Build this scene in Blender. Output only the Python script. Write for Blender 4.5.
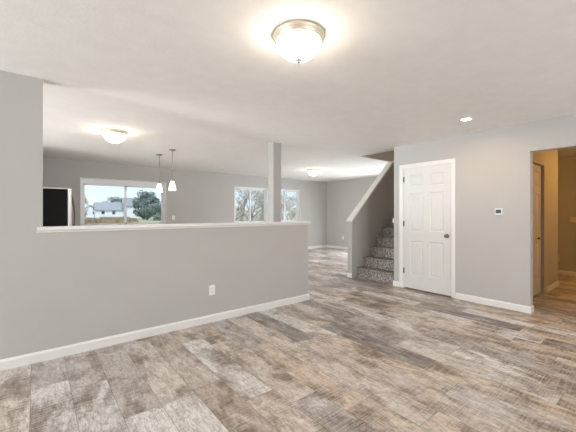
import bpy, bmesh, math, random
from mathutils import Vector, Matrix

for o in list(bpy.data.objects):
    bpy.data.objects.remove(o)
SC = bpy.context.scene
COL = SC.collection
PI = math.pi

# ------------------------------------------------------------------ camera, sky, sun, added fill, exposure
F_PX, YAW, EYE = 316.64, 0.6742, 1.2789
cam_d = bpy.data.cameras.new('camera')
cam = bpy.data.objects.new('camera', cam_d)
COL.objects.link(cam)
cam.location = (0, 0, EYE)
cam.rotation_euler = (PI / 2, 0, -YAW)
cam_d.sensor_width = 36.0
cam_d.lens = 36.0 * F_PX / 576.0
cam_d.shift_y = -2.9 / 576.0
cam_d.clip_start = 0.02
cam_d.clip_end = 2000
SC.camera = cam

SC.view_settings.view_transform = 'Standard'
SC.view_settings.look = 'None'
SC.view_settings.gamma = 1.0
SC.view_settings.use_curve_mapping = False
SC.view_settings.exposure = 0.66
SC.cycles.max_bounces = 10
SC.cycles.diffuse_bounces = 7
SC.cycles.transparent_max_bounces = 12
SC.cycles.sample_clamp_indirect = 6.0
SC.cycles.caustics_reflective = False
SC.cycles.caustics_refractive = False

world = bpy.data.worlds.new('sky')
SC.world = world
world.use_nodes = True
wn, wl = world.node_tree.nodes, world.node_tree.links
wn.clear()
w_out = wn.new('ShaderNodeOutputWorld')
w_bg = wn.new('ShaderNodeBackground')
w_tc = wn.new('ShaderNodeTexCoord')
w_sep = wn.new('ShaderNodeSeparateXYZ')
w_rmp = wn.new('ShaderNodeValToRGB')
wl.new(w_tc.outputs['Generated'], w_sep.inputs[0])
wl.new(w_sep.outputs['Z'], w_rmp.inputs[0])
wl.new(w_rmp.outputs[0], w_bg.inputs['Color'])
wl.new(w_bg.outputs[0], w_out.inputs['Surface'])
w_rmp.color_ramp.elements[0].position = 0.0
w_rmp.color_ramp.elements[0].color = (0.86, 0.93, 1.0, 1)
w_rmp.color_ramp.elements[1].position = 0.30
w_rmp.color_ramp.elements[1].color = (0.42, 0.62, 0.95, 1)
e = w_rmp.color_ramp.elements.new(0.10)
e.color = (0.66, 0.82, 1.0, 1)
w_bg.inputs['Strength'].default_value = 0.82
sun_d = bpy.data.lights.new('sun', 'SUN')
sun_d.energy = 1.9
sun_d.angle = math.radians(8)
sun_d.color = (1.0, 0.97, 0.92)
sun = bpy.data.objects.new('sun', sun_d)
COL.objects.link(sun)
sun.rotation_euler = Vector((0, 1, -1.6)).to_track_quat('-Z', 'Y').to_euler()


def area(name, loc, direction, sx, sy, power, color):
    d = bpy.data.lights.new(name, 'AREA')
    d.shape = 'RECTANGLE'
    d.size, d.size_y = sx, sy
    d.energy = power
    d.color = color
    o = bpy.data.objects.new(name, d)
    COL.objects.link(o)
    o.location = loc
    o.rotation_euler = Vector(direction).to_track_quat('-Z', 'Y').to_euler()
    return o


# added fill lamps at made-up openings out of view, to brighten the rooms
area('added_fill_patio', (2.4, -4.15, 1.10), (0, 1, 0.5), 3.6, 1.95, 85, (0.88, 0.945, 1.0))
area('added_fill_side', (-4.95, 2.75, 1.15), (1, 0, 0.0), 1.1, 1.9, 145, (0.88, 0.945, 1.0))
area('added_fill_kitchen', (-4.95, 5.2, 1.08), (1, 0, -0.1), 2.5, 1.95, 215, (0.88, 0.945, 1.0))
area('added_fill_dining', (8.50, 5.6, 0.78), (-1, 0, -0.2), 1.8, 1.35, 62, (0.88, 0.945, 1.0))

# ------------------------------------------------------------------ materials


def srgb(r, g, b):
    def f(c):
        c /= 255.0
        return c / 12.92 if c <= 0.04045 else ((c + 0.055) / 1.055) ** 2.4
    return (f(r), f(g), f(b), 1.0)


def new_mat(name):
    m = bpy.data.materials.new(name)
    m.use_nodes = True
    nt = m.node_tree
    b = nt.nodes['Principled BSDF']
    return m, nt, b


def mat(name, rgb, rough=0.5, metal=0.0, var=0.03, scale=40.0, bump=0.0, bump_scale=120.0, spec=0.5, detail=3.0):
    """Principled material whose colour wanders a little by a noise, with an optional fine bump."""
    m, nt, b = new_mat(name)
    n, l = nt.nodes, nt.links
    c = srgb(*rgb)
    tc = n.new('ShaderNodeTexCoord')
    no = n.new('ShaderNodeTexNoise')
    no.inputs['Scale'].default_value = scale
    no.inputs['Detail'].default_value = detail
    l.new(tc.outputs['Object'], no.inputs['Vector'])
    rp = n.new('ShaderNodeValToRGB')
    rp.color_ramp.elements[0].position = 0.3
    rp.color_ramp.elements[1].position = 0.7
    rp.color_ramp.elements[0].color = (c[0] * (1 - var), c[1] * (1 - var), c[2] * (1 - var), 1)
    rp.color_ramp.elements[1].color = (min(1, c[0] * (1 + var)), min(1, c[1] * (1 + var)), min(1, c[2] * (1 + var)), 1)
    l.new(no.outputs[0], rp.inputs[0])
    l.new(rp.outputs[0], b.inputs['Base Color'])
    b.inputs['Roughness'].default_value = rough
    b.inputs['Metallic'].default_value = metal
    b.inputs['Specular IOR Level'].default_value = spec
    if bump > 0:
        n2 = n.new('ShaderNodeTexNoise')
        n2.inputs['Scale'].default_value = bump_scale
        n2.inputs['Detail'].default_value = 4
        l.new(tc.outputs['Object'], n2.inputs['Vector'])
        bp = n.new('ShaderNodeBump')
        bp.inputs['Strength'].default_value = bump
        bp.inputs['Distance'].default_value = 0.004
        l.new(n2.outputs[0], bp.inputs['Height'])
        l.new(bp.outputs[0], b.inputs['Normal'])
    return m


def emit_mat(name, rgb, strength):
    m, nt, b = new_mat(name)
    b.inputs['Base Color'].default_value = srgb(*rgb)
    b.inputs['Emission Color'].default_value = srgb(*rgb)
    b.inputs['Emission Strength'].default_value = strength
    b.inputs['Roughness'].default_value = 0.3
    return m


def glass_mat(name):
    m = bpy.data.materials.new(name)
    m.use_nodes = True
    n, l = m.node_tree.nodes, m.node_tree.links
    n.clear()
    out = n.new('ShaderNodeOutputMaterial')
    mix = n.new('ShaderNodeMixShader')
    tr = n.new('ShaderNodeBsdfTransparent')
    tr.inputs[0].default_value = (0.95, 0.97, 0.97, 1)
    gl = n.new('ShaderNodeBsdfGlossy')
    gl.inputs['Roughness'].default_value = 0.02
    fr = n.new('ShaderNodeFresnel')
    fr.inputs[0].default_value = 1.18
    l.new(fr.outputs[0], mix.inputs[0])
    l.new(tr.outputs[0], mix.inputs[1])
    l.new(gl.outputs[0], mix.inputs[2])
    l.new(mix.outputs[0], out.inputs['Surface'])
    return m


def floor_mat():
    m, nt, b = new_mat('weathered_vinyl_planks')
    n, l = nt.nodes, nt.links

    def math_(op, a, c=None, d=None):
        q = n.new('ShaderNodeMath')
        q.operation = op
        for i, v in enumerate((a, c, d)):
            if v is None:
                continue
            if isinstance(v, (int, float)):
                q.inputs[i].default_value = v
            else:
                l.new(v, q.inputs[i])
        return q.outputs[0]

    def comb(x, y, z):
        q = n.new('ShaderNodeCombineXYZ')
        for i, v in enumerate((x, y, z)):
            if isinstance(v, (int, float)):
                q.inputs[i].default_value = v
            else:
                l.new(v, q.inputs[i])
        return q.outputs[0]

    def noise(vec, scale, detail=4, rough=0.6, dist=0.0):
        q = n.new('ShaderNodeTexNoise')
        q.inputs['Scale'].default_value = scale
        q.inputs['Detail'].default_value = detail
        q.inputs['Roughness'].default_value = rough
        q.inputs['Distortion'].default_value = dist
        l.new(vec, q.inputs['Vector'])
        return q.outputs[0]

    def ramp(v, stops):
        q = n.new('ShaderNodeValToRGB')
        el = q.color_ramp.elements
        while len(el) < len(stops):
            el.new(0.5)
        for s_, (p, c) in zip(el, stops):
            s_.position = p
            s_.color = c
        l.new(v, q.inputs[0])
        return q.outputs[0]

    def mixc(kind, fac, a, c):
        q = n.new('ShaderNodeMix')
        q.data_type = 'RGBA'
        q.blend_type = kind
        if isinstance(fac, (int, float)):
            q.inputs[0].default_value = fac
        else:
            l.new(fac, q.inputs[0])
        for i, v in ((6, a), (7, c)):
            if isinstance(v, tuple):
                q.inputs[i].default_value = v
            else:
                l.new(v, q.inputs[i])
        return q.outputs[2]

    g = n.new('ShaderNodeNewGeometry')
    sp = n.new('ShaderNodeSeparateXYZ')
    l.new(g.outputs['Position'], sp.inputs[0])
    X, Y = sp.outputs[0], sp.outputs[1]
    W, L = 0.2286, 1.22
    u = math_('DIVIDE', math_('ADD', X, 0.025), W)
    row = math_('FLOOR', u)
    fu = math_('FRACT', u)
    wn1 = n.new('ShaderNodeTexWhiteNoise')
    wn1.noise_dimensions = '1D'
    l.new(math_('ADD', row, 7.37), wn1.inputs['W'])
    v = math_('ADD', math_('DIVIDE', Y, L), wn1.outputs[0])
    col = math_('FLOOR', v)
    fv = math_('FRACT', v)
    wn2 = n.new('ShaderNodeTexWhiteNoise')
    wn2.noise_dimensions = '2D'
    l.new(comb(row, col, 0), wn2.inputs['Vector'])
    pid = wn2.outputs[0]
    pz = math_('MULTIPLY', pid, 61.0)
    # seams
    su = math_('MULTIPLY', math_('MINIMUM', fu, math_('SUBTRACT', 1.0, fu)), W)
    sv = math_('MULTIPLY', math_('MINIMUM', fv, math_('SUBTRACT', 1.0, fv)), L)
    seam = math_('LESS_THAN', math_('MINIMUM', su, sv), 0.0016)
    # plank tone
    tone = ramp(pid, [(0.0, srgb(146, 139, 135)), (0.15, srgb(226, 221, 217)), (0.30, srgb(226, 209, 190)), (0.45, srgb(202, 196, 193)),
                      (0.60, srgb(248, 246, 244)), (0.75, srgb(192, 175, 159)), (0.90, srgb(236, 226, 215)), (1.0, srgb(206, 198, 193))])
    # worn patches of bare, browner wood
    patch = noise(comb(math_('MULTIPLY', X, 3.2), math_('MULTIPLY', Y, 1.5), pz), 1.7, 5, 0.62, 0.4)
    pm = ramp(patch, [(0.46, (0, 0, 0, 1)), (0.62, (1, 1, 1, 1))])
    c1 = mixc('MIX', math_('MULTIPLY', pm, 0.62), tone, srgb(148, 126, 106))
    pale = noise(comb(math_('MULTIPLY', X, 4.0), math_('MULTIPLY', Y, 1.2), math_('ADD', pz, 13.0)), 1.6, 5, 0.65, 0.6)
    pm2 = ramp(pale, [(0.48, (0, 0, 0, 1)), (0.70, (1, 1, 1, 1))])
    c2 = mixc('MIX', math_('MULTIPLY', pm2, 0.55), c1, srgb(242, 240, 237))
    # grain along the plank
    gr = noise(comb(math_('MULTIPLY', X, 34.0), math_('MULTIPLY', Y, 6.0), pz), 1.8, 6, 0.75, 1.6)
    gm = ramp(gr, [(0.38, (0, 0, 0, 1)), (0.50, (1, 1, 1, 1))])
    c3 = mixc('MULTIPLY', 0.62, c2, mixc('MIX', gm, srgb(160, 150, 140), (1, 1, 1, 1)))
    mot = noise(comb(math_('MULTIPLY', X, 19.0), math_('MULTIPLY', Y, 6.0), math_('ADD', pz, 5.0)), 1.5, 8, 0.8, 0.7)
    mm = ramp(mot, [(0.41, (0, 0, 0, 1)), (0.57, (1, 1, 1, 1))])
    c3 = mixc('MULTIPLY', 0.6, c3, mixc('MIX', mm, srgb(190, 183, 176), (1, 1, 1, 1)))
    # saw marks across the plank, in patches
    sw = noise(comb(math_('MULTIPLY', X, 3.0), math_('MULTIPLY', Y, 60.0), pz), 1.5, 5, 0.7, 0.6)
    swm = ramp(sw, [(0.42, (0, 0, 0, 1)), (0.56, (1, 1, 1, 1))])
    c4 = mixc('MULTIPLY', math_('ADD', math_('MULTIPLY', pm, 0.6), 0.12), c3, mixc('MIX', swm, srgb(150, 132, 116), (1, 1, 1, 1)))
    c5 = mixc('MIX', math_('MULTIPLY', seam, 0.6), c4, srgb(70, 62, 56))
    l.new(c5, b.inputs['Base Color'])
    rr = math_('ADD', math_('MULTIPLY', gr, 0.20), 0.27)
    l.new(rr, b.inputs['Roughness'])
    b.inputs['Specular IOR Level'].default_value = 0.5
    bp = n.new('ShaderNodeBump')
    bp.inputs['Strength'].default_value = 0.25
    bp.inputs['Distance'].default_value = 0.002
    l.new(math_('SUBTRACT', gr, math_('MULTIPLY', seam, 1.5)), bp.inputs['Height'])
    l.new(bp.outputs[0], b.inputs['Normal'])
    return m


def carpet_mat():
    m, nt, b = new_mat('speckled_grey_carpet')
    n, l = nt.nodes, nt.links
    g = n.new('ShaderNodeNewGeometry')
    no = n.new('ShaderNodeTexNoise')
    no.inputs['Scale'].default_value = 42
    no.inputs['Detail'].default_value = 5
    no.inputs['Roughness'].default_value = 0.8
    l.new(g.outputs['Position'], no.inputs['Vector'])
    rp = n.new('ShaderNodeValToRGB')
    el = rp.color_ramp.elements
    el[0].position, el[0].color = 0.36, srgb(74, 71, 69)
    el[1].position, el[1].color = 0.64, srgb(206, 198, 190)
    q = el.new(0.5)
    q.color = srgb(138, 131, 125)
    l.new(no.outputs[0], rp.inputs[0])
    l.new(rp.outputs[0], b.inputs['Base Color'])
    b.inputs['Roughness'].default_value = 1.0
    b.inputs['Specular IOR Level'].default_value = 0.1
    bp = n.new('ShaderNodeBump')
    bp.inputs['Strength'].default_value = 0.8
    bp.inputs['Distance'].default_value = 0.01
    l.new(no.outputs[0], bp.inputs['Height'])
    l.new(bp.outputs[0], b.inputs['Normal'])
    return m


M = {
    'wall': mat('greige_wall_paint', (192, 189, 186), 0.75, var=0.012, scale=3, bump=0.10, bump_scale=180, spec=0.3),
    'ceiling': mat('white_ceiling_texture', (243, 241, 238), 0.9, var=0.02, scale=8, bump=0.35, bump_scale=60, spec=0.2),
    'trim': mat('white_trim_paint', (236, 234, 230), 0.38, var=0.01, scale=6),
    'door': mat('white_door_paint', (224, 222, 219), 0.42, var=0.01, scale=5),
    'vinyl': mat('white_window_vinyl', (240, 241, 242), 0.35, var=0.01, scale=6),
    'floor': floor_mat(),
    'carpet': carpet_mat(),
    'glass': glass_mat('window_glass'),
    'nickel': mat('satin_nickel', (178, 170, 160), 0.32, 1.0, var=0.04, scale=30),
    'brass': mat('brushed_warm_nickel', (236, 224, 202), 0.4, 0.45, var=0.05, scale=30),
    'bronze': mat('dark_hinge_metal', (96, 88, 80), 0.4, 1.0, var=0.05),
    'knob': mat('door_knob_nickel', (120, 112, 106), 0.28, 1.0, var=0.04),
    'black': mat('black_fridge_side', (9, 8, 8), 0.7, var=0.25, scale=25, bump=0.15, bump_scale=150, spec=0.15),
    'steel': mat('stainless_door', (205, 200, 198), 0.35, 0.6, var=0.03, scale=20),
    'plate': mat('white_wall_plate', (240, 240, 238), 0.4, var=0.01),
    'ivory': mat('ivory_wall_plate', (226, 214, 190), 0.45, var=0.01),
    'slot': mat('dark_slot', (45, 45, 45), 0.6),
    'screen': mat('dark_screen', (14, 14, 16), 0.25, var=0.1),
    'dome': emit_mat('lit_alabaster_glass', (255, 236, 216), 21.0),
    'shade': emit_mat('lit_frosted_shade', (255, 240, 220), 5.0),
    'spot': emit_mat('lit_recessed_lens', (255, 222, 186), 230.0),
    'hall_dome': emit_mat('lit_hall_glass', (255, 190, 98), 46.0),
    'grass': mat('rough_lawn', (176, 172, 138), 0.95, var=0.25, scale=0.35, spec=0.1, detail=6),
    'scrub': mat('dry_scrub', (168, 146, 118), 0.95, var=0.5, scale=0.25, spec=0.1),
    'leaf': mat('grey_green_leaves', (150, 162, 152), 0.8, var=0.35, scale=0.6, spec=0.2),
    'leaf2': mat('olive_leaves', (176, 170, 138), 0.8, var=0.35, scale=1.2, spec=0.2),
    'bark': mat('grey_bark', (158, 148, 138), 0.9, var=0.25, scale=6, spec=0.1),
    'twig': mat('pale_twigs', (196, 184, 172), 0.9, var=0.25, scale=2, spec=0.1),
    'siding': mat('white_siding', (226, 226, 228), 0.7, var=0.03, scale=2),
    'shingle': mat('grey_shingle', (150, 150, 150), 0.85, var=0.1, scale=3),
    'pane_dark': mat('dark_house_window', (62, 66, 74), 0.3),
    'gap_shade': mat('painted_gap_shade', (34, 30, 26), 0.8),  # dark colour painted for the shade inside the door gaps
}

# ------------------------------------------------------------------ helpers


class MB:
    """Collects shapes and links them as ONE mesh object."""

    def __init__(self):
        self.v, self.f, self.sm = [], [], []

    def add(self, vs, fs, smooth=False):
        o = len(self.v)
        self.v += [tuple(p) for p in vs]
        for f in fs:
            self.f.append(tuple(i + o for i in f))
            self.sm.append(smooth)
        return self

    def box(self, x0, x1, y0, y1, z0, z1):
        vs = [(x, y, z) for x in (x0, x1) for y in (y0, y1) for z in (z0, z1)]
        return self.add(vs, [(0, 1, 3, 2), (4, 6, 7, 5), (0, 4, 5, 1), (2, 3, 7, 6), (0, 2, 6, 4), (1, 5, 7, 3)])

    def prism(self, pts, axis, a0, a1):
        """pts: outline in the other two axes (order x,y,z without axis)."""
        def p3(p, a):
            if axis == 'x':
                return (a, p[0], p[1])
            if axis == 'y':
                return (p[0], a, p[1])
            return (p[0], p[1], a)
        k = len(pts)
        vs = [p3(p, a0) for p in pts] + [p3(p, a1) for p in pts]
        fs = [tuple(range(k)), tuple(range(2 * k - 1, k - 1, -1))]
        fs += [(i, (i + 1) % k, (i + 1) % k + k, i + k) for i in range(k)]
        return self.add(vs, fs)

    def lathe(self, prof, c, n=32, axis='z', smooth=True):
        """prof: (radius, offset along the axis) pairs."""
        vs, fs = [], []
        for r, h in prof:
            for k in range(n):
                a = 2 * PI * k / n
                x, y = r * math.cos(a), r * math.sin(a)
                p = {'z': (x, y, h), 'x': (h, x, y), 'y': (x, h, y)}[axis]
                vs.append((c[0] + p[0], c[1] + p[1], c[2] + p[2]))
        for i in range(len(prof) - 1):
            for k in range(n):
                k2 = (k + 1) % n
                fs.append((i * n + k, i * n + k2, (i + 1) * n + k2, (i + 1) * n + k))
        fs.append(tuple(range(n))[::-1])
        fs.append(tuple((len(prof) - 1) * n + k for k in range(n)))
        return self.add(vs, fs, smooth)

    def tube(self, path, radii, n=8, smooth=True):
        path = [Vector(p) for p in path]
        if not isinstance(radii, (list, tuple)):
            radii = [radii] * len(path)
        vs, fs = [], []
        for i, p in enumerate(path):
            t = (path[min(i + 1, len(path) - 1)] - path[max(i - 1, 0)]).normalized()
            ref = Vector((0, 0, 1)) if abs(t.z) < 0.9 else Vector((1, 0, 0))
            a = t.cross(ref).normalized()
            b = t.cross(a).normalized()
            for k in range(n):
                q = 2 * PI * k / n
                vs.append(p + (a * math.cos(q) + b * math.sin(q)) * radii[i])
        for i in range(len(path) - 1):
            for k in range(n):
                k2 = (k + 1) % n
                fs.append((i * n + k, i * n + k2, (i + 1) * n + k2, (i + 1) * n + k))
        fs.append(tuple(range(n)))
        fs.append(tuple((len(path) - 1) * n + k for k in range(n))[::-1])
        return self.add(vs, fs, smooth)

    def build(self, name, m, parent=None, bevel=0.0, loc=None, fix=True):
        me = bpy.data.meshes.new(name)
        org = Vector(loc) if loc is not None else Vector((0, 0, 0))
        me.from_pydata([Vector(p) - org for p in self.v], [], self.f)
        me.polygons.foreach_set('use_smooth', self.sm)
        if fix:
            bm = bmesh.new()
            bm.from_mesh(me)
            bmesh.ops.recalc_face_normals(bm, faces=bm.faces)
            bm.to_mesh(me)
            bm.free()
        me.update()
        o = bpy.data.objects.new(name, me)
        COL.objects.link(o)
        o.location = org
        me.materials.append(m)
        if bevel > 0:
            b = o.modifiers.new('bevel', 'BEVEL')
            b.width = bevel
            b.segments = 2
            b.limit_method = 'ANGLE'
        if parent:
            o.parent = parent
            # children are given in world coordinates: bring them into the parent's frame
            q = parent
            while q:
                o.location = o.location - q.location
                q = q.parent
        return o


def tag(o, label=None, cat=None, group=None, kind=None):
    if label:
        o['label'] = label
    if cat:
        o['category'] = cat
    if group:
        o['group'] = group
    if kind:
        o['kind'] = kind
    return o


def empty(name, loc):
    o = bpy.data.objects.new(name, None)
    COL.objects.link(o)
    o.location = loc
    o.empty_display_size = 0.1
    return o


def struct(o, label, cat):
    return tag(o, label, cat, kind='structure')


def copy_tree(o, parent=None):
    c = o.copy()
    COL.objects.link(c)
    if parent:
        c.parent = parent
    for ch in list(o.children):
        copy_tree(ch, c)
    return c


# ------------------------------------------------------------------ the setting
YH, YF, XD, XR = 3.4676, 8.3689, 4.9323, 8.552
ZC = 2.44
T = 0.115                       # wall thickness
XL, YB = -5.0, -4.2             # unseen ends of the living room
SY0, SY1 = 3.20, 4.09           # stair flight between its two walls
SX0 = 5.19                      # where the ceiling opens over the stairs

struct(MB().box(XL - 0.1, XR + 0.1, YB - 0.1, YF + 0.1, -0.2, 0.0).build('floor', M['floor']),
       'grey brown weathered wood plank floor', 'floor')
cb = MB()
cb.box(XL - 0.1, SX0, YB - 0.1, YF + 0.1, ZC, ZC + 0.28)
cb.box(SX0, XR + 0.1, YB - 0.1, SY0, ZC, ZC + 0.28)
cb.box(SX0, XR + 0.1, SY1 + 0.06, YF + 0.1, ZC, ZC + 0.28)
struct(cb.build('ceiling', M['ceiling']), 'white textured ceiling over both rooms', 'ceiling')


def wall_y(mb, x0, x1, y0, y1, z1, holes):
    """A wall along X (thickness y0..y1) with rectangular holes (hx0,hx1,hz0,hz1)."""
    holes = sorted(holes)
    x = x0
    for hx0, hx1, hz0, hz1 in holes:
        mb.box(x, hx0, y0, y1, 0, z1)
        if hz0 > 0:
            mb.box(hx0, hx1, y0, y1, 0, hz0)
        if hz1 < z1:
            mb.box(hx0, hx1, y0, y1, hz1, z1)
        x = hx1
    mb.box(x, x1, y0, y1, 0, z1)


def wall_x(mb, y0, y1, x0, x1, z1, holes):
    holes = sorted(holes)
    y = y0
    for hy0, hy1, hz0, hz1 in holes:
        mb.box(x0, x1, y, hy0, 0, z1)
        if hz0 > 0:
            mb.box(x0, x1, hy0, hy1, 0, hz0)
        if hz1 < z1:
            mb.box(x0, x1, hy0, hy1, hz1, z1)
        y = hy1
    mb.box(x0, x1, y, y1, 0, z1)


# half wall, running on into the full-height wall at its left end
hw = MB()
hw.box(XL, 0.053, YH, YH + T, 0, ZC)
hw.box(0.053, 3.153, YH, YH + T, 0, 1.118)
struct(hw.build('wall_middle', M['wall']), 'greige half wall with white cap that rises to full height at its left end', 'wall')

cap = MB()
prof = [(YH - 0.030, 1.158), (YH + T + 0.028, 1.158), (YH + T + 0.028, 1.132), (YH + T + 0.010, 1.128), (YH + T + 0.010, 1.112),
        (YH + T, 1.112), (YH + T, 1.1185), (YH, 1.1185), (YH, 1.108), (YH - 0.012, 1.108), (YH - 0.014, 1.122), (YH - 0.030, 1.132)]
cap.prism([p for p in prof], 'x', 0.0545, 3.185)
cap.prism([(YH - 0.030, 1.158), (YH - 0.0005, 1.158), (YH - 0.0005, 1.108), (YH - 0.012, 1.108), (YH - 0.014, 1.122), (YH - 0.030, 1.132)], 'x', 0.012, 0.0545)
struct(cap.build('trim_1', M['trim'], bevel=0.003), 'white moulded ledge capping the half wall', 'trim')

struct(MB().box(3.05, 3.21, 4.20, 4.35, 0, ZC).build('wall_post', M['wall']), 'square greige post standing behind the half wall', 'post')

# far wall with three windows
W1 = (0.785, 2.650, 0.95, 2.070)
W2 = (4.640, 5.850, 0.95, 2.075)
W3 = (6.010, 7.220, 0.95, 2.075)
fw = MB()
wall_y(fw, -0.28, XR + 0.1, YF, YF + 0.14, ZC, [W1, W2, W3])
struct(fw.build('wall_back', M['wall']), 'greige far wall with the three windows', 'wall')

rw = MB()
wall_x(rw, YB - 0.1, YF, XR, XR + 0.1, ZC, [(4.65, 6.55, 0.04, 2.04)])
struct(rw.build('wall_right', M['wall']), 'greige wall closing the dining area and hall on the right', 'wall')

kl = MB()
kl.box(-0.38, -0.28, 6.86, YF + 0.14, 0, ZC)
kl.box(XL, -0.28, 6.76, 6.86, 0, ZC)
struct(kl.build('wall_kitchen', M['wall']), 'greige kitchen wall behind the refrigerator', 'wall')

lw = MB()
wall_x(lw, YB - 0.1, 6.86, XL - 0.1, XL, ZC, [(2.1, 3.4, 0.15, 2.15), (3.9, 6.5, 0.06, 2.08)])
struct(lw.build('wall_left', M['wall']), 'greige living room side wall', 'wall')
bw = MB()
wall_y(bw, XL, XR + 0.1, YB - 0.1, YB, ZC, [(0.55, 4.25, 0.06, 2.10)])
struct(bw.build('wall_front', M['wall']), 'greige living room wall with the added patio door', 'wall')

# wall with the panel door and the hall opening
D0, D1, DZ = 2.202, 2.999, 2.037
dw = MB()
wall_x(dw, YB, SY0 - 0.014, XD, XD + T, ZC, [(0.40, 1.228, 0, 2.068), (D0 - 0.02, D1 + 0.02, 0, DZ + 0.02)])
struct(dw.build('wall_door', M['wall']), 'greige wall holding the white panel door and the hall opening', 'wall')

# hall beyond the opening
YC = 1.39
hc = MB()
wall_y(hc, XD + T, 7.20, YC, YC + T, ZC, [(5.50, 6.345, 0, 2.055)])
hc.box(7.20 - T, 7.20, YC + T, SY0 - T, 0, ZC)
struct(hc.build('wall_closet', M['wall']), 'warm lit hall wall with the narrow closet door', 'wall')
struct(MB().box(XD + T, XR, -0.75, -0.65, 0, ZC).build('wall_hall', M['wall']), 'hall side wall out of view', 'wall')

# stair walls: lower wall, stairwell above
sr = MB()
sr.box(XD + T, XR, SY0 - 0.10, SY0, 0, ZC)
sr.box(SX0, XR, SY0 - 0.10, SY0, ZC + 0.28, 5.0)
struct(sr.build('wall_stair_right', M['wall']), 'greige wall on the right of the stairs', 'wall')
KX0, KZ0, KS = 4.885, 1.115, 0.9
KX1 = KX0 + (ZC - KZ0) / KS
kw = MB()
kw.prism([(KX0, 0), (XR, 0), (XR, ZC), (KX1, ZC), (KX0 + 0.02, KZ0)] + [(KX0, KZ0)], 'y', SY1, SY1 + T)
struct(kw.build('wall_stair_left', M['wall']), 'sloping greige knee wall along the left of the stairs', 'wall')
sw = MB()
sw.box(SX0, XR + 0.1, SY1 + 0.06, SY1 + 0.16, ZC + 0.28, 5.0)
sw.box(SX0 - 0.1, SX0, SY0 - 0.1, SY1 + 0.16, ZC + 0.28, 5.0)
sw.box(XR, XR + 0.1, SY0, SY1 + 0.06, ZC, 5.0)
sw.box(SX0 - 0.1, XR + 0.1, SY0 - 0.1, SY1 + 0.16, 5.0, 5.1)
struct(sw.build('wall_stairwell', M['wall']), 'shaded walls of the stairwell above the ceiling opening', 'wall')

# sloping cap of the knee wall
nx, nz = -KS / math.hypot(1, KS), 1 / math.hypot(1, KS)
kc = MB()
a0 = Vector((KX0 - 0.02, 0, KZ0 - 0.0))
def kpt(t, off):
    return (KX0 + t + nx * off, KZ0 + KS * t + nz * off)
tend = KX1 - KX0
kc.prism([kpt(-0.01, 0.0005), kpt(tend - 0.03, 0.0005), (KX0 + tend - 0.055, ZC - 0.001), (KX0 + tend - 0.075, ZC - 0.001), kpt(-0.01, 0.03)], 'y', SY1 - 0.012, SY1 + T + 0.012)
kc.prism([(KX0 - 0.016, KZ0 - 0.012), (KX0 - 0.0005, KZ0 - 0.012), (KX0 - 0.0005, KZ0), kpt(-0.01, 0.03), (KX0 - 0.022, KZ0 + 0.01)], 'y', SY1 - 0.012, SY1 + T + 0.012)
struct(kc.build('trim_2', M['trim']), 'pale sloping cap on the stair knee wall', 'trim')

# baseboards
BH, BT = 0.088, 0.014


def board_y(name, x0, x1, y, side, label, ends=''):
    """baseboard along X on a wall face at y; side = -1 sticks out to -Y"""
    a, c = y, y + side * BT
    p = [(a, 0.0), (c, 0.0), (c, BH - 0.018), (y + side * BT * 0.55, BH - 0.006), (y + side * BT * 0.4, BH), (a, BH)]
    return struct(MB().prism(p, 'x', x0, x1).build(name, M['trim']), label, 'baseboard')


def board_x(name, y0, y1, x, side, label):
    a, c = x, x + side * BT
    p = [(a, 0.0), (c, 0.0), (c, BH - 0.018), (x + side * BT * 0.55, BH - 0.006), (x + side * BT * 0.4, BH), (a, BH)]
    return struct(MB().prism(p, 'y', y0, y1).build(name, M['trim']), label, 'baseboard')


board_y('baseboard_middle', XL, 3.153 + BT, YH, -1, 'white baseboard along the front of the half wall')
board_x('baseboard_middle_end', YH, YH + T, 3.153, 1, 'white baseboard on the end of the half wall')
board_y('baseboard_back', 0.6, XR, YF, -1, 'white baseboard under the far windows')
board_x('baseboard_right', 6.62, YF - BT, XR, -1, 'white baseboard on the dining area side wall')
board_x('baseboard_door_right', 1.228 - BT, D0 - 0.062, XD, -1, 'white baseboard between the panel door and the hall opening')
board_x('baseboard_door_left', D1 + 0.082, SY0 - 0.014 + BT, XD, -1, 'short white baseboard between the stairs and the panel door')
board_y('baseboard_opening', XD, XD + T, 1.228, -1, 'white baseboard round the corner of the hall opening')
board_y('baseboard_hall', 6.41, 7.20 + BT, YC, -1, 'short warm lit baseboard beside the narrow closet door')
board_x('baseboard_hall_end', -0.65, 3.08, XR, -1, 'warm lit baseboard at the end of the hall')
board_x('baseboard_stair', SY1 - 0.0, SY1 + T, KX0, -1, 'white baseboard on the end of the stair knee wall')

# ------------------------------------------------------------------ windows


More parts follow.
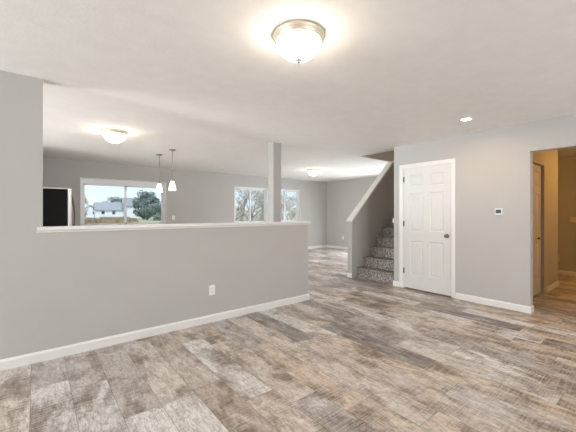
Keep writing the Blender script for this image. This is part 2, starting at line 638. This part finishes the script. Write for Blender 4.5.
def window(name, hole, y, label, top=0.06, fr=0.06, recess=0.06):
    x0, x1, z0, z1 = hole
    root = empty(name, ((x0 + x1) / 2, y + recess, z0))
    struct(root, label, 'window')
    ya, yb = y + recess, y + recess + 0.06
    b = MB()
    b.box(x0, x1, ya, yb, z1 - top, z1)
    b.box(x0, x1, ya, yb, z0, z0 + fr)
    b.box(x0, x0 + fr, ya, yb, z0 + fr, z1 - top)
    b.box(x1 - fr, x1, ya, yb, z0 + fr, z1 - top)
    b.build('window_frame', M['vinyl'], root, bevel=0.004)
    r = MB()       # white lining of the opening
    t = 0.012
    r.box(x0, x0 + t, y - 0.004, ya, z0, z1)
    r.box(x1 - t, x1, y - 0.004, ya, z0, z1)
    r.box(x0, x1, y - 0.004, ya, z1 - t, z1)
    r.build('window_lining', M['vinyl'], root)
    MB().box(x0, x1, y - 0.02, ya, z0, z0 + 0.02).build('window_sill', M['trim'], root, bevel=0.003)
    xm = (x0 + x1) / 2
    for k, (s0, s1, dy) in enumerate(((x0 + fr, xm + 0.022, 0.016), (xm - 0.022, x1 - fr, 0.036))):
        w = 0.026
        s = MB()
        za, zb = z0 + fr, z1 - top
        s.box(s0, s0 + (w if k == 0 else 0.044), ya + dy, ya + dy + 0.018, za, zb)
        s.box(s1 - (0.044 if k == 0 else w), s1, ya + dy, ya + dy + 0.018, za, zb)
        s.box(s0, s1, ya + dy, ya + dy + 0.018, za, za + w)
        s.box(s0, s1, ya + dy, ya + dy + 0.018, zb - w, zb)
        so = s.build('sash', M['vinyl'], root)
        MB().box(s0 + 0.02, s1 - 0.02, ya + dy + 0.006, ya + dy + 0.011, za + 0.02, zb - 0.02).build('pane', M['glass'], so)
    return root


window('window_1', W1, YF, 'wide white sliding window in the kitchen looking out to the white houses', top=0.13, fr=0.065)
window('window_2', W2, YF, 'white sliding window with bare trees outside, left of the square post', top=0.04, fr=0.05)
window('window_3', W3, YF, 'white sliding window with bare trees outside, partly behind the square post', top=0.04, fr=0.05)

# unseen doors and windows, added to go with the fill lamps
def added_window(name, axis, at, a0, a1, z0, z1, label):
    c = (a0 + a1) / 2
    root = empty(name, (at, c, z0) if axis == 'x' else (c, at, z0))
    struct(root, label, 'window')
    def bx(mb, p0, p1, q0, q1, h0, h1):
        if axis == 'x':
            mb.box(at + p0, at + p1, q0, q1, h0, h1)
        else:
            mb.box(q0, q1, at + p0, at + p1, h0, h1)
    b = MB()
    for q0, q1, h0, h1 in ((a0, a1, z1 - 0.06, z1), (a0, a1, z0, z0 + 0.06), (a0, a0 + 0.06, z0, z1), (a1 - 0.06, a1, z0, z1), (c - 0.03, c + 0.03, z0, z1)):
        bx(b, -0.03, 0.03, q0, q1, h0, h1)
    b.build('window_frame', M['vinyl'], root)
    g = MB()
    bx(g, -0.004, 0.004, a0 + 0.05, a1 - 0.05, z0 + 0.05, z1 - 0.05)
    g.build('pane', M['glass'], root)
added_window('window_added_4', 'y', YB - 0.05, 0.55, 4.25, 0.06, 2.10, 'unseen glazed patio door added behind the camera for a fill lamp')
added_window('window_added_5', 'x', XL - 0.05, 2.1, 3.4, 0.15, 2.15, 'unseen side window added to the living room for a fill lamp')
added_window('window_added_7', 'x', XR + 0.05, 4.65, 6.55, 0.04, 2.04, 'unseen glazed door added to the dining area behind the stairs for a fill lamp')
added_window('window_added_6', 'x', XL - 0.05, 3.9, 6.5, 0.06, 2.08, 'unseen glazed door added to the kitchen behind the half wall for a fill lamp')

# ------------------------------------------------------------------ doors


def panel_face(mb, W, Hh, panels, depth, mirror=1):
    """Door leaf in local coordinates: width 0..W along u, height along w, front at v=0 (towards -v), back at v=depth.
    panels = (u0,u1,w0,w1) moulded, raised panels sunk in the front."""
    us = sorted(set([0, W] + [p[0] for p in panels] + [p[1] for p in panels]))
    ws = sorted(set([0, Hh] + [p[2] for p in panels] + [p[3] for p in panels]))
    vs, fs = [], []

    def quad(a, b, c, d):
        k = len(vs)
        vs.extend([a, b, c, d])
        fs.append((k, k + 1, k + 2, k + 3))
    for i in range(len(us) - 1):
        for j in range(len(ws) - 1):
            cu, cw = (us[i] + us[i + 1]) / 2, (ws[j] + ws[j + 1]) / 2
            if any(p[0] < cu < p[1] and p[2] < cw < p[3] for p in panels):
                continue
            quad((us[i], 0, ws[j]), (us[i + 1], 0, ws[j]), (us[i + 1], 0, ws[j + 1]), (us[i], 0, ws[j + 1]))
    for p in panels:
        rings = [(0, 0), (0.010, 0.009), (0.022, 0.010), (0.040, 0.003)]
        prev = None
        for ins, v in rings:
            r = [(p[0] + ins, v, p[2] + ins), (p[1] - ins, v, p[2] + ins), (p[1] - ins, v, p[3] - ins), (p[0] + ins, v, p[3] - ins)]
            if prev:
                for k in range(4):
                    quad(prev[k], prev[(k + 1) % 4], r[(k + 1) % 4], r[k])
            prev = r
        quad(*prev)
    # sides and back
    quad((0, depth, 0), (0, depth, Hh), (W, depth, Hh), (W, depth, 0))
    quad((0, 0, 0), (0, depth, 0), (W, depth, 0), (W, 0, 0))
    quad((0, 0, Hh), (W, 0, Hh), (W, depth, Hh), (0, depth, Hh))
    quad((0, 0, 0), (0, 0, Hh), (0, depth, Hh), (0, depth, 0))
    quad((W, 0, 0), (W, depth, 0), (W, depth, Hh), (W, 0, Hh))
    return vs, fs


# six-panel door in the door wall (faces -X); u runs along +Y from D0
WD, HD = D1 - D0 - 0.006, DZ - 0.012 - 0.004
ml, st = 0.112, 0.105
pw = (WD - 2 * ml - st) / 2
rows = [(0.235, 0.80), (0.965, 1.60), (1.70, 1.90)]
pans = []
for r0, r1 in rows:
    pans.append((ml, ml + pw, r0, r1))
    pans.append((ml + pw + st, WD - ml, r0, r1))
vs, fs = panel_face(MB(), WD, HD, pans, 0.035)
d1 = empty('door_1', (XD, (D0 + D1) / 2, 0))
struct(d1, 'white six panel door with three hinges beside the stairs', 'door')
leaf = MB().add([(XD + 0.006 + v, D0 + 0.003 + u, 0.016 + w) for u, v, w in vs], fs)
leaf.build('door_leaf', M['door'], d1)
cs = MB()
cw = 0.058
for y0, y1, z0, z1 in ((D0 - cw, D0 - 0.004, 0, DZ + 0.004), (D1 + 0.004, D1 + 0.08, 0, DZ + 0.004), (D0 - cw, D1 + 0.08, DZ + 0.004, DZ + 0.066)):
    cs.box(XD - 0.014, XD - 0.0003, y0, y1, z0, z1)
cs.build('casing', M['trim'], d1, bevel=0.005)
jb = MB()
for y0, y1, z0, z1 in ((D0 - 0.019, D0, 0, DZ), (D1, D1 + 0.019, 0, DZ), (D0 - 0.019, D1 + 0.019, DZ, DZ + 0.019)):
    jb.box(XD, XD + T, y0, y1, z0, z1)
jb.build('jamb', M['trim'], d1)
MB().box(XD + 0.06, XD + 0.07, D0, D1, 0.0, DZ).build('gap_shade_sheet', M['gap_shade'], d1)  # dark sheet behind the leaf, painted as the shade in its gaps
kb = MB()
ky, kz = 2.269, 0.928
kb.lathe([(0.032, -0.0), (0.032, -0.008), (0.014, -0.012), (0.011, -0.030), (0.020, -0.038), (0.027, -0.050), (0.025, -0.060), (0.014, -0.066)], (XD + 0.006, ky, kz), 24, 'x')
tag(kb.build('knob', M['knob'], d1), 'dark nickel knob')
for z in (1.849, 1.10, 0.30):
    h = MB()
    h.tube([(XD - 0.004, D1 + 0.002, z - 0.045), (XD - 0.004, D1 + 0.002, z + 0.045)], 0.007, 8)
    h.box(XD + 0.0005, XD + 0.0055, D1 - 0.012, D1 - 0.001, z - 0.045, z + 0.045)
    tag(h.build('hinge', M['bronze'], d1), 'dark metal hinge')

# narrow closet door in the hall (faces -Y); two folding leaves
d2 = empty('door_2', (5.92, YC, 0))
struct(d2, 'narrow white panel closet door in the warm lit hall', 'door')
CX0, CX1 = 5.515, 6.262
lw_ = (CX1 - CX0) / 2
for k in range(2):
    wv = lw_ - 0.004
    prs = [(0.06, wv - 0.06, 0.22, 0.80), (0.06, wv - 0.06, 0.97, 1.55), (0.06, wv - 0.06, 1.66, 1.90)]
    vs, fs = panel_face(MB(), wv, 2.0, prs, 0.03)
    MB().add([(CX0 + k * lw_ + u, YC + 0.030 + v, 0.02 + w) for u, v, w in vs], fs).build('door_leaf', M['door'], d2)
cj = MB()
cj.box(6.325, 6.344, YC + 0.0, YC + T, 0, 2.054)
cj.box(5.501, 5.512, YC + 0.0, YC + T, 0, 2.054)
cj.box(5.501, 6.344, YC + 0.0, YC + T, 2.035, 2.054)
cj.build('jamb', M['wall'], d2)
MB().box(5.502, 6.343, YC + 0.09, YC + 0.10, 0, 2.05).build('gap_shade_sheet', M['gap_shade'], d2)  # dark sheet stands in for shade around the folding leaves
k2 = MB().lathe([(0.008, 0.0), (0.008, -0.014), (0.018, -0.022), (0.016, -0.032), (0.006, -0.036)], (6.06, YC + 0.030, 0.889), 16, 'y')
tag(k2.build('knob', M['bronze'], d2), 'small dark knob')

# ------------------------------------------------------------------ stairs
stairs = empty('staircase', (5.03, (SY0 + SY1) / 2, 0))
tag(stairs, 'straight flight of speckled grey carpeted stairs between the knee wall and the door wall', 'staircase')
RISE, RUN, NX = 0.195, 0.215, 5.008
for k in range(13):
    z1 = RISE * (k + 1)
    x0 = NX + RUN * k
    p = [(x0 + 0.022, z1 - RISE), (x0 + 0.022, z1 - 0.045), (x0 + 0.006, z1 - 0.034), (x0, z1 - 0.018), (x0 + 0.006, z1 - 0.004), (x0 + 0.018, z1),
         (x0 + RUN + 0.024, z1), (x0 + RUN + 0.024, z1 - RISE)]
    s = MB().prism(p, 'y', SY0 + 0.001, SY1 - 0.001)
    s.build('step', M['carpet'], stairs)
# stair handrail on the right wall
hr = empty('handrail', (5.03, SY0, 1.08))
tag(hr, 'white handrail end peeking round the stair corner', 'handrail')
rail = MB()
rp0 = Vector((5.01, SY0 + 0.06, 1.13))
rail.tube([rp0 + Vector((0.0, -0.052, -0.01)), rp0 + Vector((0.0, -0.012, -0.002)), rp0 + Vector((0.02, 0, 0.02)), rp0 + Vector((0.9, 0, 0.88 * 0.907 + 0.02)), rp0 + Vector((1.3, 0, 1.28 * 0.907 + 0.02))], 0.021, 10)
rail.build('rail', M['trim'], hr)
for t in (0.5, 1.2):
    br = MB()
    bp_ = rp0 + Vector((t, 0, t * 0.907))
    br.tube([bp_ + Vector((0, 0, -0.015)), bp_ + Vector((0, -0.03, -0.05)), bp_ + Vector((0, -0.0595, -0.05))], 0.008, 8)
    br.build('bracket', M['nickel'], hr)

# ------------------------------------------------------------------ refrigerator
FY0, FY1, FX1 = 6.90, 7.80, 0.448
fr = empty('refrigerator', (0.1, (FY0 + FY1) / 2, 0))
tag(fr, 'black sided refrigerator with pale doors standing beyond the left end of the half wall', 'refrigerator')
MB().box(-0.25, FX1, FY0, FY1, 0.03, 1.708).build('body', M['black'], fr, bevel=0.006)
MB().box(-0.25, FX1 + 0.02, FY0 + 0.01, FY1 - 0.01, 1.708, 1.722).build('top_cover', M['steel'], fr, bevel=0.003)
for y0, y1, z0, z1, nm in ((FY0 + 0.004, 7.347, 0.70, 1.725, 'door'), (7.353, FY1 - 0.004, 0.70, 1.725, 'door'), (FY0 + 0.004, FY1 - 0.004, 0.08, 0.69, 'drawer')):
    d = MB().box(FX1 + 0.012, FX1 + 0.072, y0, y1, z0, z1).build(nm, M['steel'], fr, bevel=0.01)
    xh = FX1 + 0.072
    if nm == 'door':
        yy = 7.30 if y0 < 7.2 else 7.40
        pts = [(xh, yy, 1.64), (xh + 0.03, yy, 1.60)]
        for q in range(9):
            a = q / 8
            pts.append((xh + 0.030 + 0.055 * math.sin(PI * a), yy, 1.60 - 0.80 * a))
        pts += [(xh + 0.03, yy, 0.82), (xh, yy, 0.78)]
    else:
        pts = [(xh, 7.0, 0.62), (xh + 0.05, 7.03, 0.62), (xh + 0.055, 7.35, 0.62), (xh + 0.05, 7.67, 0.62), (xh, 7.70, 0.62)]
    tag(MB().tube(pts, 0.014, 8).build('handle', M['knob'], d), 'curved metal bar handle')
for x in (-0.2, 0.4):
    for y in (FY0 + 0.06, FY1 - 0.06):
        MB().lathe([(0.02, 0), (0.02, 0.032)], (x, y, 0), 12).build('foot', M['slot'], fr)

# ------------------------------------------------------------------ ceiling lights


def flush_light(x, y, label, r=0.165, glass='dome'):
    L_ = empty('ceiling_light', (x, y, ZC))
    tag(L_, label, 'ceiling light', 'flush dome ceiling lights')
    pan = MB().lathe([(r, 0), (r + 0.002, -0.012), (r - 0.004, -0.022), (r - 0.007, -0.024), (r - 0.010, -0.036), (r - 0.016, -0.046), (r - 0.020, -0.048)], (x, y, ZC), 48)
    tag(pan.build('pan', M['brass'], L_), 'brushed warm metal pan')
    k_ = r / 0.165
    pr = [(q * k_, h) for q, h in ((0.144, -0.046), (0.142, -0.060), (0.136, -0.078), (0.125, -0.097), (0.108, -0.118), (0.086, -0.137),
                                   (0.060, -0.151), (0.034, -0.159), (0.012, -0.162))]
    dm = MB().lathe(pr, (x, y, ZC), 48)
    tag(dm.build('glass_dome', M[glass], L_), 'lit frosted glass dome')
    fn = MB().lathe([(0.020, -0.156), (0.024, -0.163), (0.010, -0.168), (0.012, -0.175), (0.004, -0.182)], (x, y, ZC), 16)
    fn.build('finial', M['nickel'], L_)
    return L_


flush_light(1.345, 1.570, 'large lit dome light on the ceiling nearest the camera')
flush_light(0.885, 5.06, 'lit dome light on the kitchen ceiling in front of the wide window')
flush_light(5.795, 6.163, 'small distant lit dome light beyond the square post')


def pendant(x, y, label):
    p = empty('pendant_light', (x, y, ZC))
    tag(p, label, 'pendant light', 'kitchen pendant lights')
    MB().lathe([(0.062, 0), (0.062, -0.010), (0.050, -0.022), (0.012, -0.028)], (x, y, ZC), 28).build('canopy', M['nickel'], p)
    st_ = MB().tube([(x, y, ZC - 0.026), (x, y, 1.905)], 0.0055, 8)
    for z in (2.28, 2.12, 1.98):
        st_.lathe([(0.008, -0.006), (0.008, 0.006)], (x, y, z), 10)
    st_.build('stem', M['nickel'], p)
    MB().lathe([(0.010, 1.915), (0.022, 1.900), (0.026, 1.862), (0.030, 1.850)], (x, y, 0), 20).build('socket_cap', M['nickel'], p)
    sh = MB().lathe([(0.026, 1.858), (0.034, 1.845), (0.044, 1.790), (0.058, 1.725), (0.064, 1.700), (0.060, 1.698), (0.02, 1.72)], (x, y, 0), 28)
    tag(sh.build('shade', M['shade'], p), 'lit frosted bell shade')


pendant(1.925, 6.49, 'pendant light with frosted shade in front of the window edge, farther of the pair')
pendant(1.958, 5.83, 'pendant light with frosted shade against the grey wall, nearer of the pair')

rl = empty('recessed_light', (4.155, 1.681, ZC))
tag(rl, 'small bright recessed spot in the ceiling near the door wall', 'recessed light')
MB().lathe([(0.052, -0.001), (0.075, -0.001), (0.078, -0.006), (0.052, -0.010), (0.046, -0.004)], (4.155, 1.681, ZC), 32).build('trim_ring', M['trim'], rl)
tag(MB().lathe([(0.051, -0.001), (0.051, -0.005)], (4.155, 1.681, ZC), 24).build('lens', M['spot'], rl), 'glowing round lens')

sl = bpy.data.lights.new('added_stairwell_fill', 'POINT')  # unseen warm fill added to light the treads and upper stair walls
sl.energy, sl.color, sl.shadow_soft_size = 15, (1.0, 0.72, 0.42), 0.12
slo = bpy.data.objects.new('added_stairwell_fill', sl)
COL.objects.link(slo)
slo.location = (7.6, 3.65, 4.6)

hl = flush_light(7.0, 0.35, 'warm dome light on the hall ceiling beyond the opening', glass='hall_dome')

# ------------------------------------------------------------------ wall plates and thermostat


def outlet(face, c, label, m='plate', w=0.072, h=0.116, kind='outlet'):
    """face: 'y' = on a wall facing -Y, 'x' = on a wall facing -X"""
    x, y, z = c
    o = empty('wall_' + kind if kind != 'outlet' else 'electrical_outlet', c)
    tag(o, label, 'outlet' if kind == 'outlet' else 'light switch')

    def bx(d0, d1, a0, a1, z0, z1):
        mb = MB()
        if face == 'y':
            mb.box(x + a0, x + a1, y - d1, y - d0, z + z0, z + z1)
        else:
            mb.box(x - d1, x - d0, y + a0, y + a1, z + z0, z + z1)
        return mb
    bx(0.0003, 0.006, -w / 2, w / 2, -h / 2, h / 2).build('cover_plate', M[m], o, bevel=0.003)
    if kind == 'outlet':
        for dz in (-0.021, 0.021):
            s = bx(0.005, 0.0085, -0.017, 0.017, dz - 0.014, dz + 0.014).build('socket', M[m], o, bevel=0.002)
            for da in (-0.007, 0.007):
                bx(0.008, 0.0092, da - 0.0015, da + 0.0015, dz - 0.004, dz + 0.006).build('slot', M['slot'], s)
    else:
        for da in ((-0.023, 0.023) if w > 0.1 else (0,)):
            bx(0.005, 0.011, da - 0.006, da + 0.006, -0.012, 0.012).build('toggle', M[m], o, bevel=0.002)


outlet('y', (1.627, YH, 0.374), 'white electrical outlet low on the half wall')
outlet('y', (2.841, YF, 1.155), 'white outlet plate on the far wall below the nearer pendant')
outlet('x', (XR, 7.571, 0.40), 'white outlet low on the dining area side wall')
outlet('x', (XR, 1.40, 1.14), 'ivory light switch on the end wall of the hall', 'ivory', 0.118, 0.118, 'switch')
outlet('x', (XR, 1.655, 0.335), 'beige outlet low on the end wall of the hall, beside the closet corner', 'ivory')

th = empty('thermostat', (XD, 1.5735, 1.298))
tag(th, 'white square thermostat with black screen between the door and the hall opening', 'thermostat')
MB().box(XD - 0.024, XD - 0.0003, 1.5285, 1.6185, 1.255, 1.343).build('case', M['plate'], th, bevel=0.005)
tag(MB().box(XD - 0.0252, XD - 0.0235, 1.5415, 1.6055, 1.277, 1.327).build('screen', M['screen'], th), 'black display')

# ------------------------------------------------------------------ outside
GZ = -0.45
gm = MB().box(-150, 260, YF + 0.15, 330, GZ - 0.2, GZ)
struct(gm.build('ground', M['grass']), 'pale dry lawn outside the windows', 'ground')
DX = (math.cos(YAW), math.sin(YAW))


def out(px, d):
    """point on the ground at bearing of image column px and forward distance d"""
    t = (px - 288) / F_PX
    return ((math.cos(YAW) * t + math.sin(YAW)) * d, (-math.sin(YAW) * t + math.cos(YAW)) * d)


def rot_pts(pts, c, a):
    ca, sa = math.cos(a), math.sin(a)
    return [(c[0] + x * ca - y * sa, c[1] + x * sa + y * ca, z) for x, y, z in pts]


def house(name, c, a, vols, label, windows):
    """vols: (x0,x1,y0,y1,wall height,ridge height,axis); windows: (x,z,w,h,vol) on the -y face"""
    root = empty(name, (c[0], c[1], GZ))
    tag(root, label, 'house', 'houses seen through the kitchen window')
    for x0, x1, y0, y1, hw_, hr_, ax in vols:
        b = MB()
        xm, ym = (x0 + x1) / 2, (y0 + y1) / 2
        if ax == 'x':      # ridge along x
            pts = [(x0, y0, GZ), (x0, y1, GZ), (x0, y1, GZ + hw_), (x0, ym, GZ + hr_), (x0, y0, GZ + hw_)]
            pts += [(x1, p[1], p[2]) for p in pts[:5]]
            rf = [(x0 - .3, y0 - .4, GZ + hw_ - .25), (x0 - .3, ym, GZ + hr_ + .12), (x0 - .3, y1 + .4, GZ + hw_ - .25),
                  (x0 - .3, y1 + .4, GZ + hw_ - .05), (x0 - .3, ym, GZ + hr_ + .35), (x0 - .3, y0 - .4, GZ + hw_ - .05)]
            rf += [(x1 + .3, p[1], p[2]) for p in rf[:6]]
        else:
            pts = [(x0, y0, GZ), (x1, y0, GZ), (x1, y0, GZ + hw_), (xm, y0, GZ + hr_), (x0, y0, GZ + hw_)]
            pts += [(p[0], y1, p[2]) for p in pts[:5]]
            rf = [(x0 - .4, y0 - .3, GZ + hw_ - .25), (xm, y0 - .3, GZ + hr_ + .12), (x1 + .4, y0 - .3, GZ + hw_ - .25),
                  (x1 + .4, y0 - .3, GZ + hw_ - .05), (xm, y0 - .3, GZ + hr_ + .35), (x0 - .4, y0 - .3, GZ + hw_ - .05)]
            rf += [(p[0], y1 + .3, p[2]) for p in rf[:6]]
        b.add(rot_pts(pts, c, a), [(0, 1, 2, 3, 4), (9, 8, 7, 6, 5)] + [(i, (i + 1) % 5, (i + 1) % 5 + 5, i + 5) for i in range(5)])
        b.build('house_wall', M['siding'], root)
        r = MB().add(rot_pts(rf, c, a), [(0, 1, 4, 5), (1, 2, 3, 4), (11, 10, 7, 6), (10, 9, 8, 7)] + [(i, (i + 1) % 6, (i + 1) % 6 + 6, i + 6) for i in range(6)])
        r.build('house_roof', M['shingle'], root)
    for x, y, z, w, h in windows:
        pts = [(xx, yy, GZ + zz) for xx in (x - w / 2, x + w / 2) for yy in (y - 0.06, y + 0.03) for zz in (z - h / 2, z + h / 2)]
        MB().add(rot_pts(pts, c, a), [(0, 1, 3, 2), (4, 6, 7, 5), (0, 4, 5, 1), (2, 3, 7, 6), (0, 2, 6, 4), (1, 5, 7, 3)]).build('house_window', M['pane_dark'], root)


# bearing of the kitchen view: houses face the camera
hx = out(118.5, 112)
ang = -math.atan2(hx[0], hx[1])
house('farmhouse', hx, ang + 0.12,
      [(-7.2, 1.2, -3.2, 3.2, 2.9, 5.1, 'x'), (1.2, 7.4, -4.2, 4.4, 4.3, 6.9, 'x')],
      'long white house with grey roof in the middle of the kitchen window view', [(-1.8, -3.2, 1.9, 0.9, 1.2), (-5.0, -3.2, 1.9, 0.9, 1.1), (4.5, -4.2, 2.2, 1.0, 1.3)])
hx2 = out(91, 125)
house('cottage', hx2, -math.atan2(hx2[0], hx2[1]) - 0.1, [(-3.0, 3.0, -3.5, 3.5, 2.4, 4.6, 'y'), (3.0, 8.5, -2.5, 3.0, 2.6, 4.3, 'x')],
      'small white gabled house at the left of the kitchen window view', [(-1.3, -3.5, 1.8, 0.8, 1.1), (1.3, -3.5, 1.8, 0.8, 1.1)])


def leafy_tree(c, h, rx, rz, zc, nleaf, size, seed, label, m='leaf', group='trees seen through the windows', dens=0.55, name='leafy_tree'):
    rnd = random.Random(seed)
    root = empty(name, (c[0], c[1], GZ))
    tag(root, label, 'tree', group)
    tr = MB()
    tr.tube([(c[0], c[1], GZ), (c[0] + 0.1, c[1], GZ + h * 0.3), (c[0] - 0.05, c[1] + 0.1, GZ + h * 0.7)], [h * 0.035, h * 0.026, h * 0.008], 8)
    for k in range(9):
        a = rnd.uniform(0, 2 * PI)
        z0 = GZ + h * rnd.uniform(0.25, 0.5)
        e = (c[0] + rx * 0.75 * math.cos(a), c[1] + rx * 0.75 * math.sin(a), z0 + h * rnd.uniform(0.12, 0.3))
        tr.tube([(c[0], c[1], z0), ((c[0] + e[0]) / 2, (c[1] + e[1]) / 2, (z0 + e[2]) / 2 + 0.15), e], [h * 0.014, h * 0.009, h * 0.004], 5)
    tr.build('trunk', M['bark'], root)
    # clumps of leaves
    cl = []
    for k in range(44):
        a, z, rr = rnd.uniform(0, 2 * PI), rnd.uniform(-0.9, 0.9), rnd.uniform(0.15, 0.9)
        s = math.sqrt(max(0, 1 - z * z)) * rr
        cl.append((c[0] + rx * s * math.cos(a), c[1] + rx * s * math.sin(a), GZ + zc + rz * z, rnd.uniform(0.22, 0.40)))
    lf = MB()
    vs, fs = [], []
    for k in range(nleaf):
        q = rnd.choice(cl)
        d = Vector((rnd.gauss(0, 1), rnd.gauss(0, 1), rnd.gauss(0, 1))).normalized() * (q[3] * rnd.random() ** 0.4)
        p = Vector((q[0] + d.x * rx, q[1] + d.y * rx, q[2] + d.z * rz * 1.1))
        if p.z < GZ + 0.1:
            continue
        a = Vector((rnd.gauss(0, 1), rnd.gauss(0, 1), rnd.gauss(0, 1))).normalized()
        b = a.cross(Vector((rnd.gauss(0, 1), rnd.gauss(0, 1), rnd.gauss(0, 1)))).normalized()
        s = size * rnd.uniform(0.6, 1.2)
        i = len(vs)
        vs += [p - a * s, p + b * s * 0.5, p + a * s, p - b * s * 0.5]
        fs.append((i, i + 1, i + 2, i + 3))
    lf.add(vs, fs)
    lf.build('crown', M[m], root, fix=False)
    return root


leafy_tree(out(147.0, 80), 6.6, 3.4, 2.9, 3.7, 9000, 0.24, 5, 'big round grey green tree right of the white house in the kitchen window')
leafy_tree(out(160, 72), 4.2, 1.8, 1.9, 2.0, 2600, 0.20, 8, 'smaller tree behind the pendant shade at the right edge of the kitchen window')
leafy_tree(out(82, 95), 7.0, 1.9, 3.2, 3.6, 1500, 0.22, 11, 'thin tree cut by the left edge of the kitchen window', 'twig')
leafy_tree(out(99, 150), 6.0, 4.2, 2.4, 2.6, 2600, 0.3, 12, 'low dark tree between the cottage and the long white house')
leafy_tree(out(114, 140), 9.0, 5.0, 2.2, 6.3, 2200, 0.3, 14, 'tree top showing above the long grey roof', 'leaf')


def scrub(name, n, px0, px1, d0, d1, size, m, seed, label):
    rnd = random.Random(seed)
    vs, fs = [], []
    for k in range(n):
        x, y = out(rnd.uniform(px0, px1), rnd.uniform(d0, d1))
        for q in range(7):
            a = rnd.uniform(0, 2 * PI)
            h = size * rnd.uniform(0.5, 1.2)
            w = size * 0.28
            bx_, by_ = x + rnd.uniform(-.3, .3) * size, y + rnd.uniform(-.3, .3) * size
            i = len(vs)
            vs += [(bx_ - w * math.cos(a), by_ - w * math.sin(a), GZ), (bx_ + w * math.cos(a), by_ + w * math.sin(a), GZ),
                   (bx_ + rnd.uniform(-.5, .5) * h, by_ + rnd.uniform(-.5, .5) * h, GZ + h)]
            fs.append((i, i + 1, i + 2))
    o = MB().add(vs, fs).build(name, M[m], fix=False)
    tag(o, label, 'weeds', kind='stuff')


scrub('weeds', 620, 60, 136, 42, 80, 0.62, 'scrub', 3, 'dry brown weeds in front of the white houses')
scrub('grass', 300, 100, 130, 84, 98, 0.6, 'leaf2', 4, 'olive grass tufts at the foot of the white houses')


def bare_tree(c, h, seed, label, lean=0.0, leaves=260):
    rnd = random.Random(seed)
    root = empty('bare_tree', (c[0], c[1], GZ))
    tag(root, label, 'tree', 'bare trees outside the dining windows')
    tr, br, lf = MB(), MB(), ([], [])

    def grow(p, d, length, r, lvl):
        pts, rad = [p], [r]
        seg = 4 if lvl < 2 else 3
        for k in range(seg):
            d = (d + Vector((rnd.gauss(0, .13), rnd.gauss(0, .13), rnd.gauss(0.03, .08)))).normalized()
            p = p + d * (length / seg)
            pts.append(p)
            rad.append(r * (1 - 0.55 * (k + 1) / seg))
        (tr if lvl <= 1 else br).tube(pts, rad, 6 if lvl < 2 else 3, smooth=lvl < 2)
        if lvl >= 4:
            if leaves and rnd.random() < 0.35:
                q = pts[-1]
                a = Vector((rnd.gauss(0, 1), rnd.gauss(0, 1), rnd.gauss(0, 1))).normalized()
                b = a.cross(Vector((rnd.gauss(0, 1), rnd.gauss(0, 1), rnd.gauss(0, 1)))).normalized()
                s = rnd.uniform(0.04, 0.09)
                i = len(lf[0])
                lf[0].extend([q - a * s, q + b * s * .6, q + a * s, q - b * s * .6])
                lf[1].append((i, i + 1, i + 2, i + 3))
            return
        nb = (6, 5, 5, 4)[lvl]
        for k in range(nb):
            t = rnd.uniform(0.25, 1.0) if k < nb - 1 else 1.0
            i = min(int(t * seg), seg)
            side = Vector((rnd.gauss(0, 1), rnd.gauss(0, 1), rnd.gauss(0.1, .55))).normalized()
            nd = (d * rnd.uniform(0.35, 0.9) + side * 0.85).normalized()
            grow(pts[i], nd, length * rnd.uniform(0.5, 0.72), max(rad[i] * rnd.uniform(.45, .65), 0.007), lvl + 1)
    grow(Vector((c[0], c[1], GZ)), Vector((lean, 0.05, 1)).normalized(), h * 0.42, h * 0.018, 0)
    tr.build('trunk', M['bark'], root, fix=False)
    br.build('branches', M['twig'], root, fix=False)
    if leaves and lf[0]:
        MB().add(*lf).build('leaves', M['leaf2'], root, fix=False)


bt = [(236, 12.0, 4.2, 'bare tree filling the left pane of the window left of the post', 0.10), (251, 16.5, 4.8, 'bare tree behind the middle bar of the window left of the post', -0.05),
      (262, 23.5, 5.6, 'bare tree at the right side of the window left of the post', -0.05), (240, 28.0, 6.6, 'tall bare tree standing farthest behind the window left of the post', 0.0),
      (292, 14.0, 3.6, 'bare tree in the main pane of the window right of the post', 0.0), (283, 19.5, 5.0, 'bare tree seen in the strip right of the square post', 0.1),
      (300, 25.5, 5.8, 'bare tree at the right side of the window right of the post', 0.05), (287, 30.0, 6.6, 'tall bare tree standing farthest behind the window right of the post', 0.0)]
for k, (px, d, h, lab, lean) in enumerate(bt):
    bare_tree(out(px, d), h, 40 + k, lab, lean)
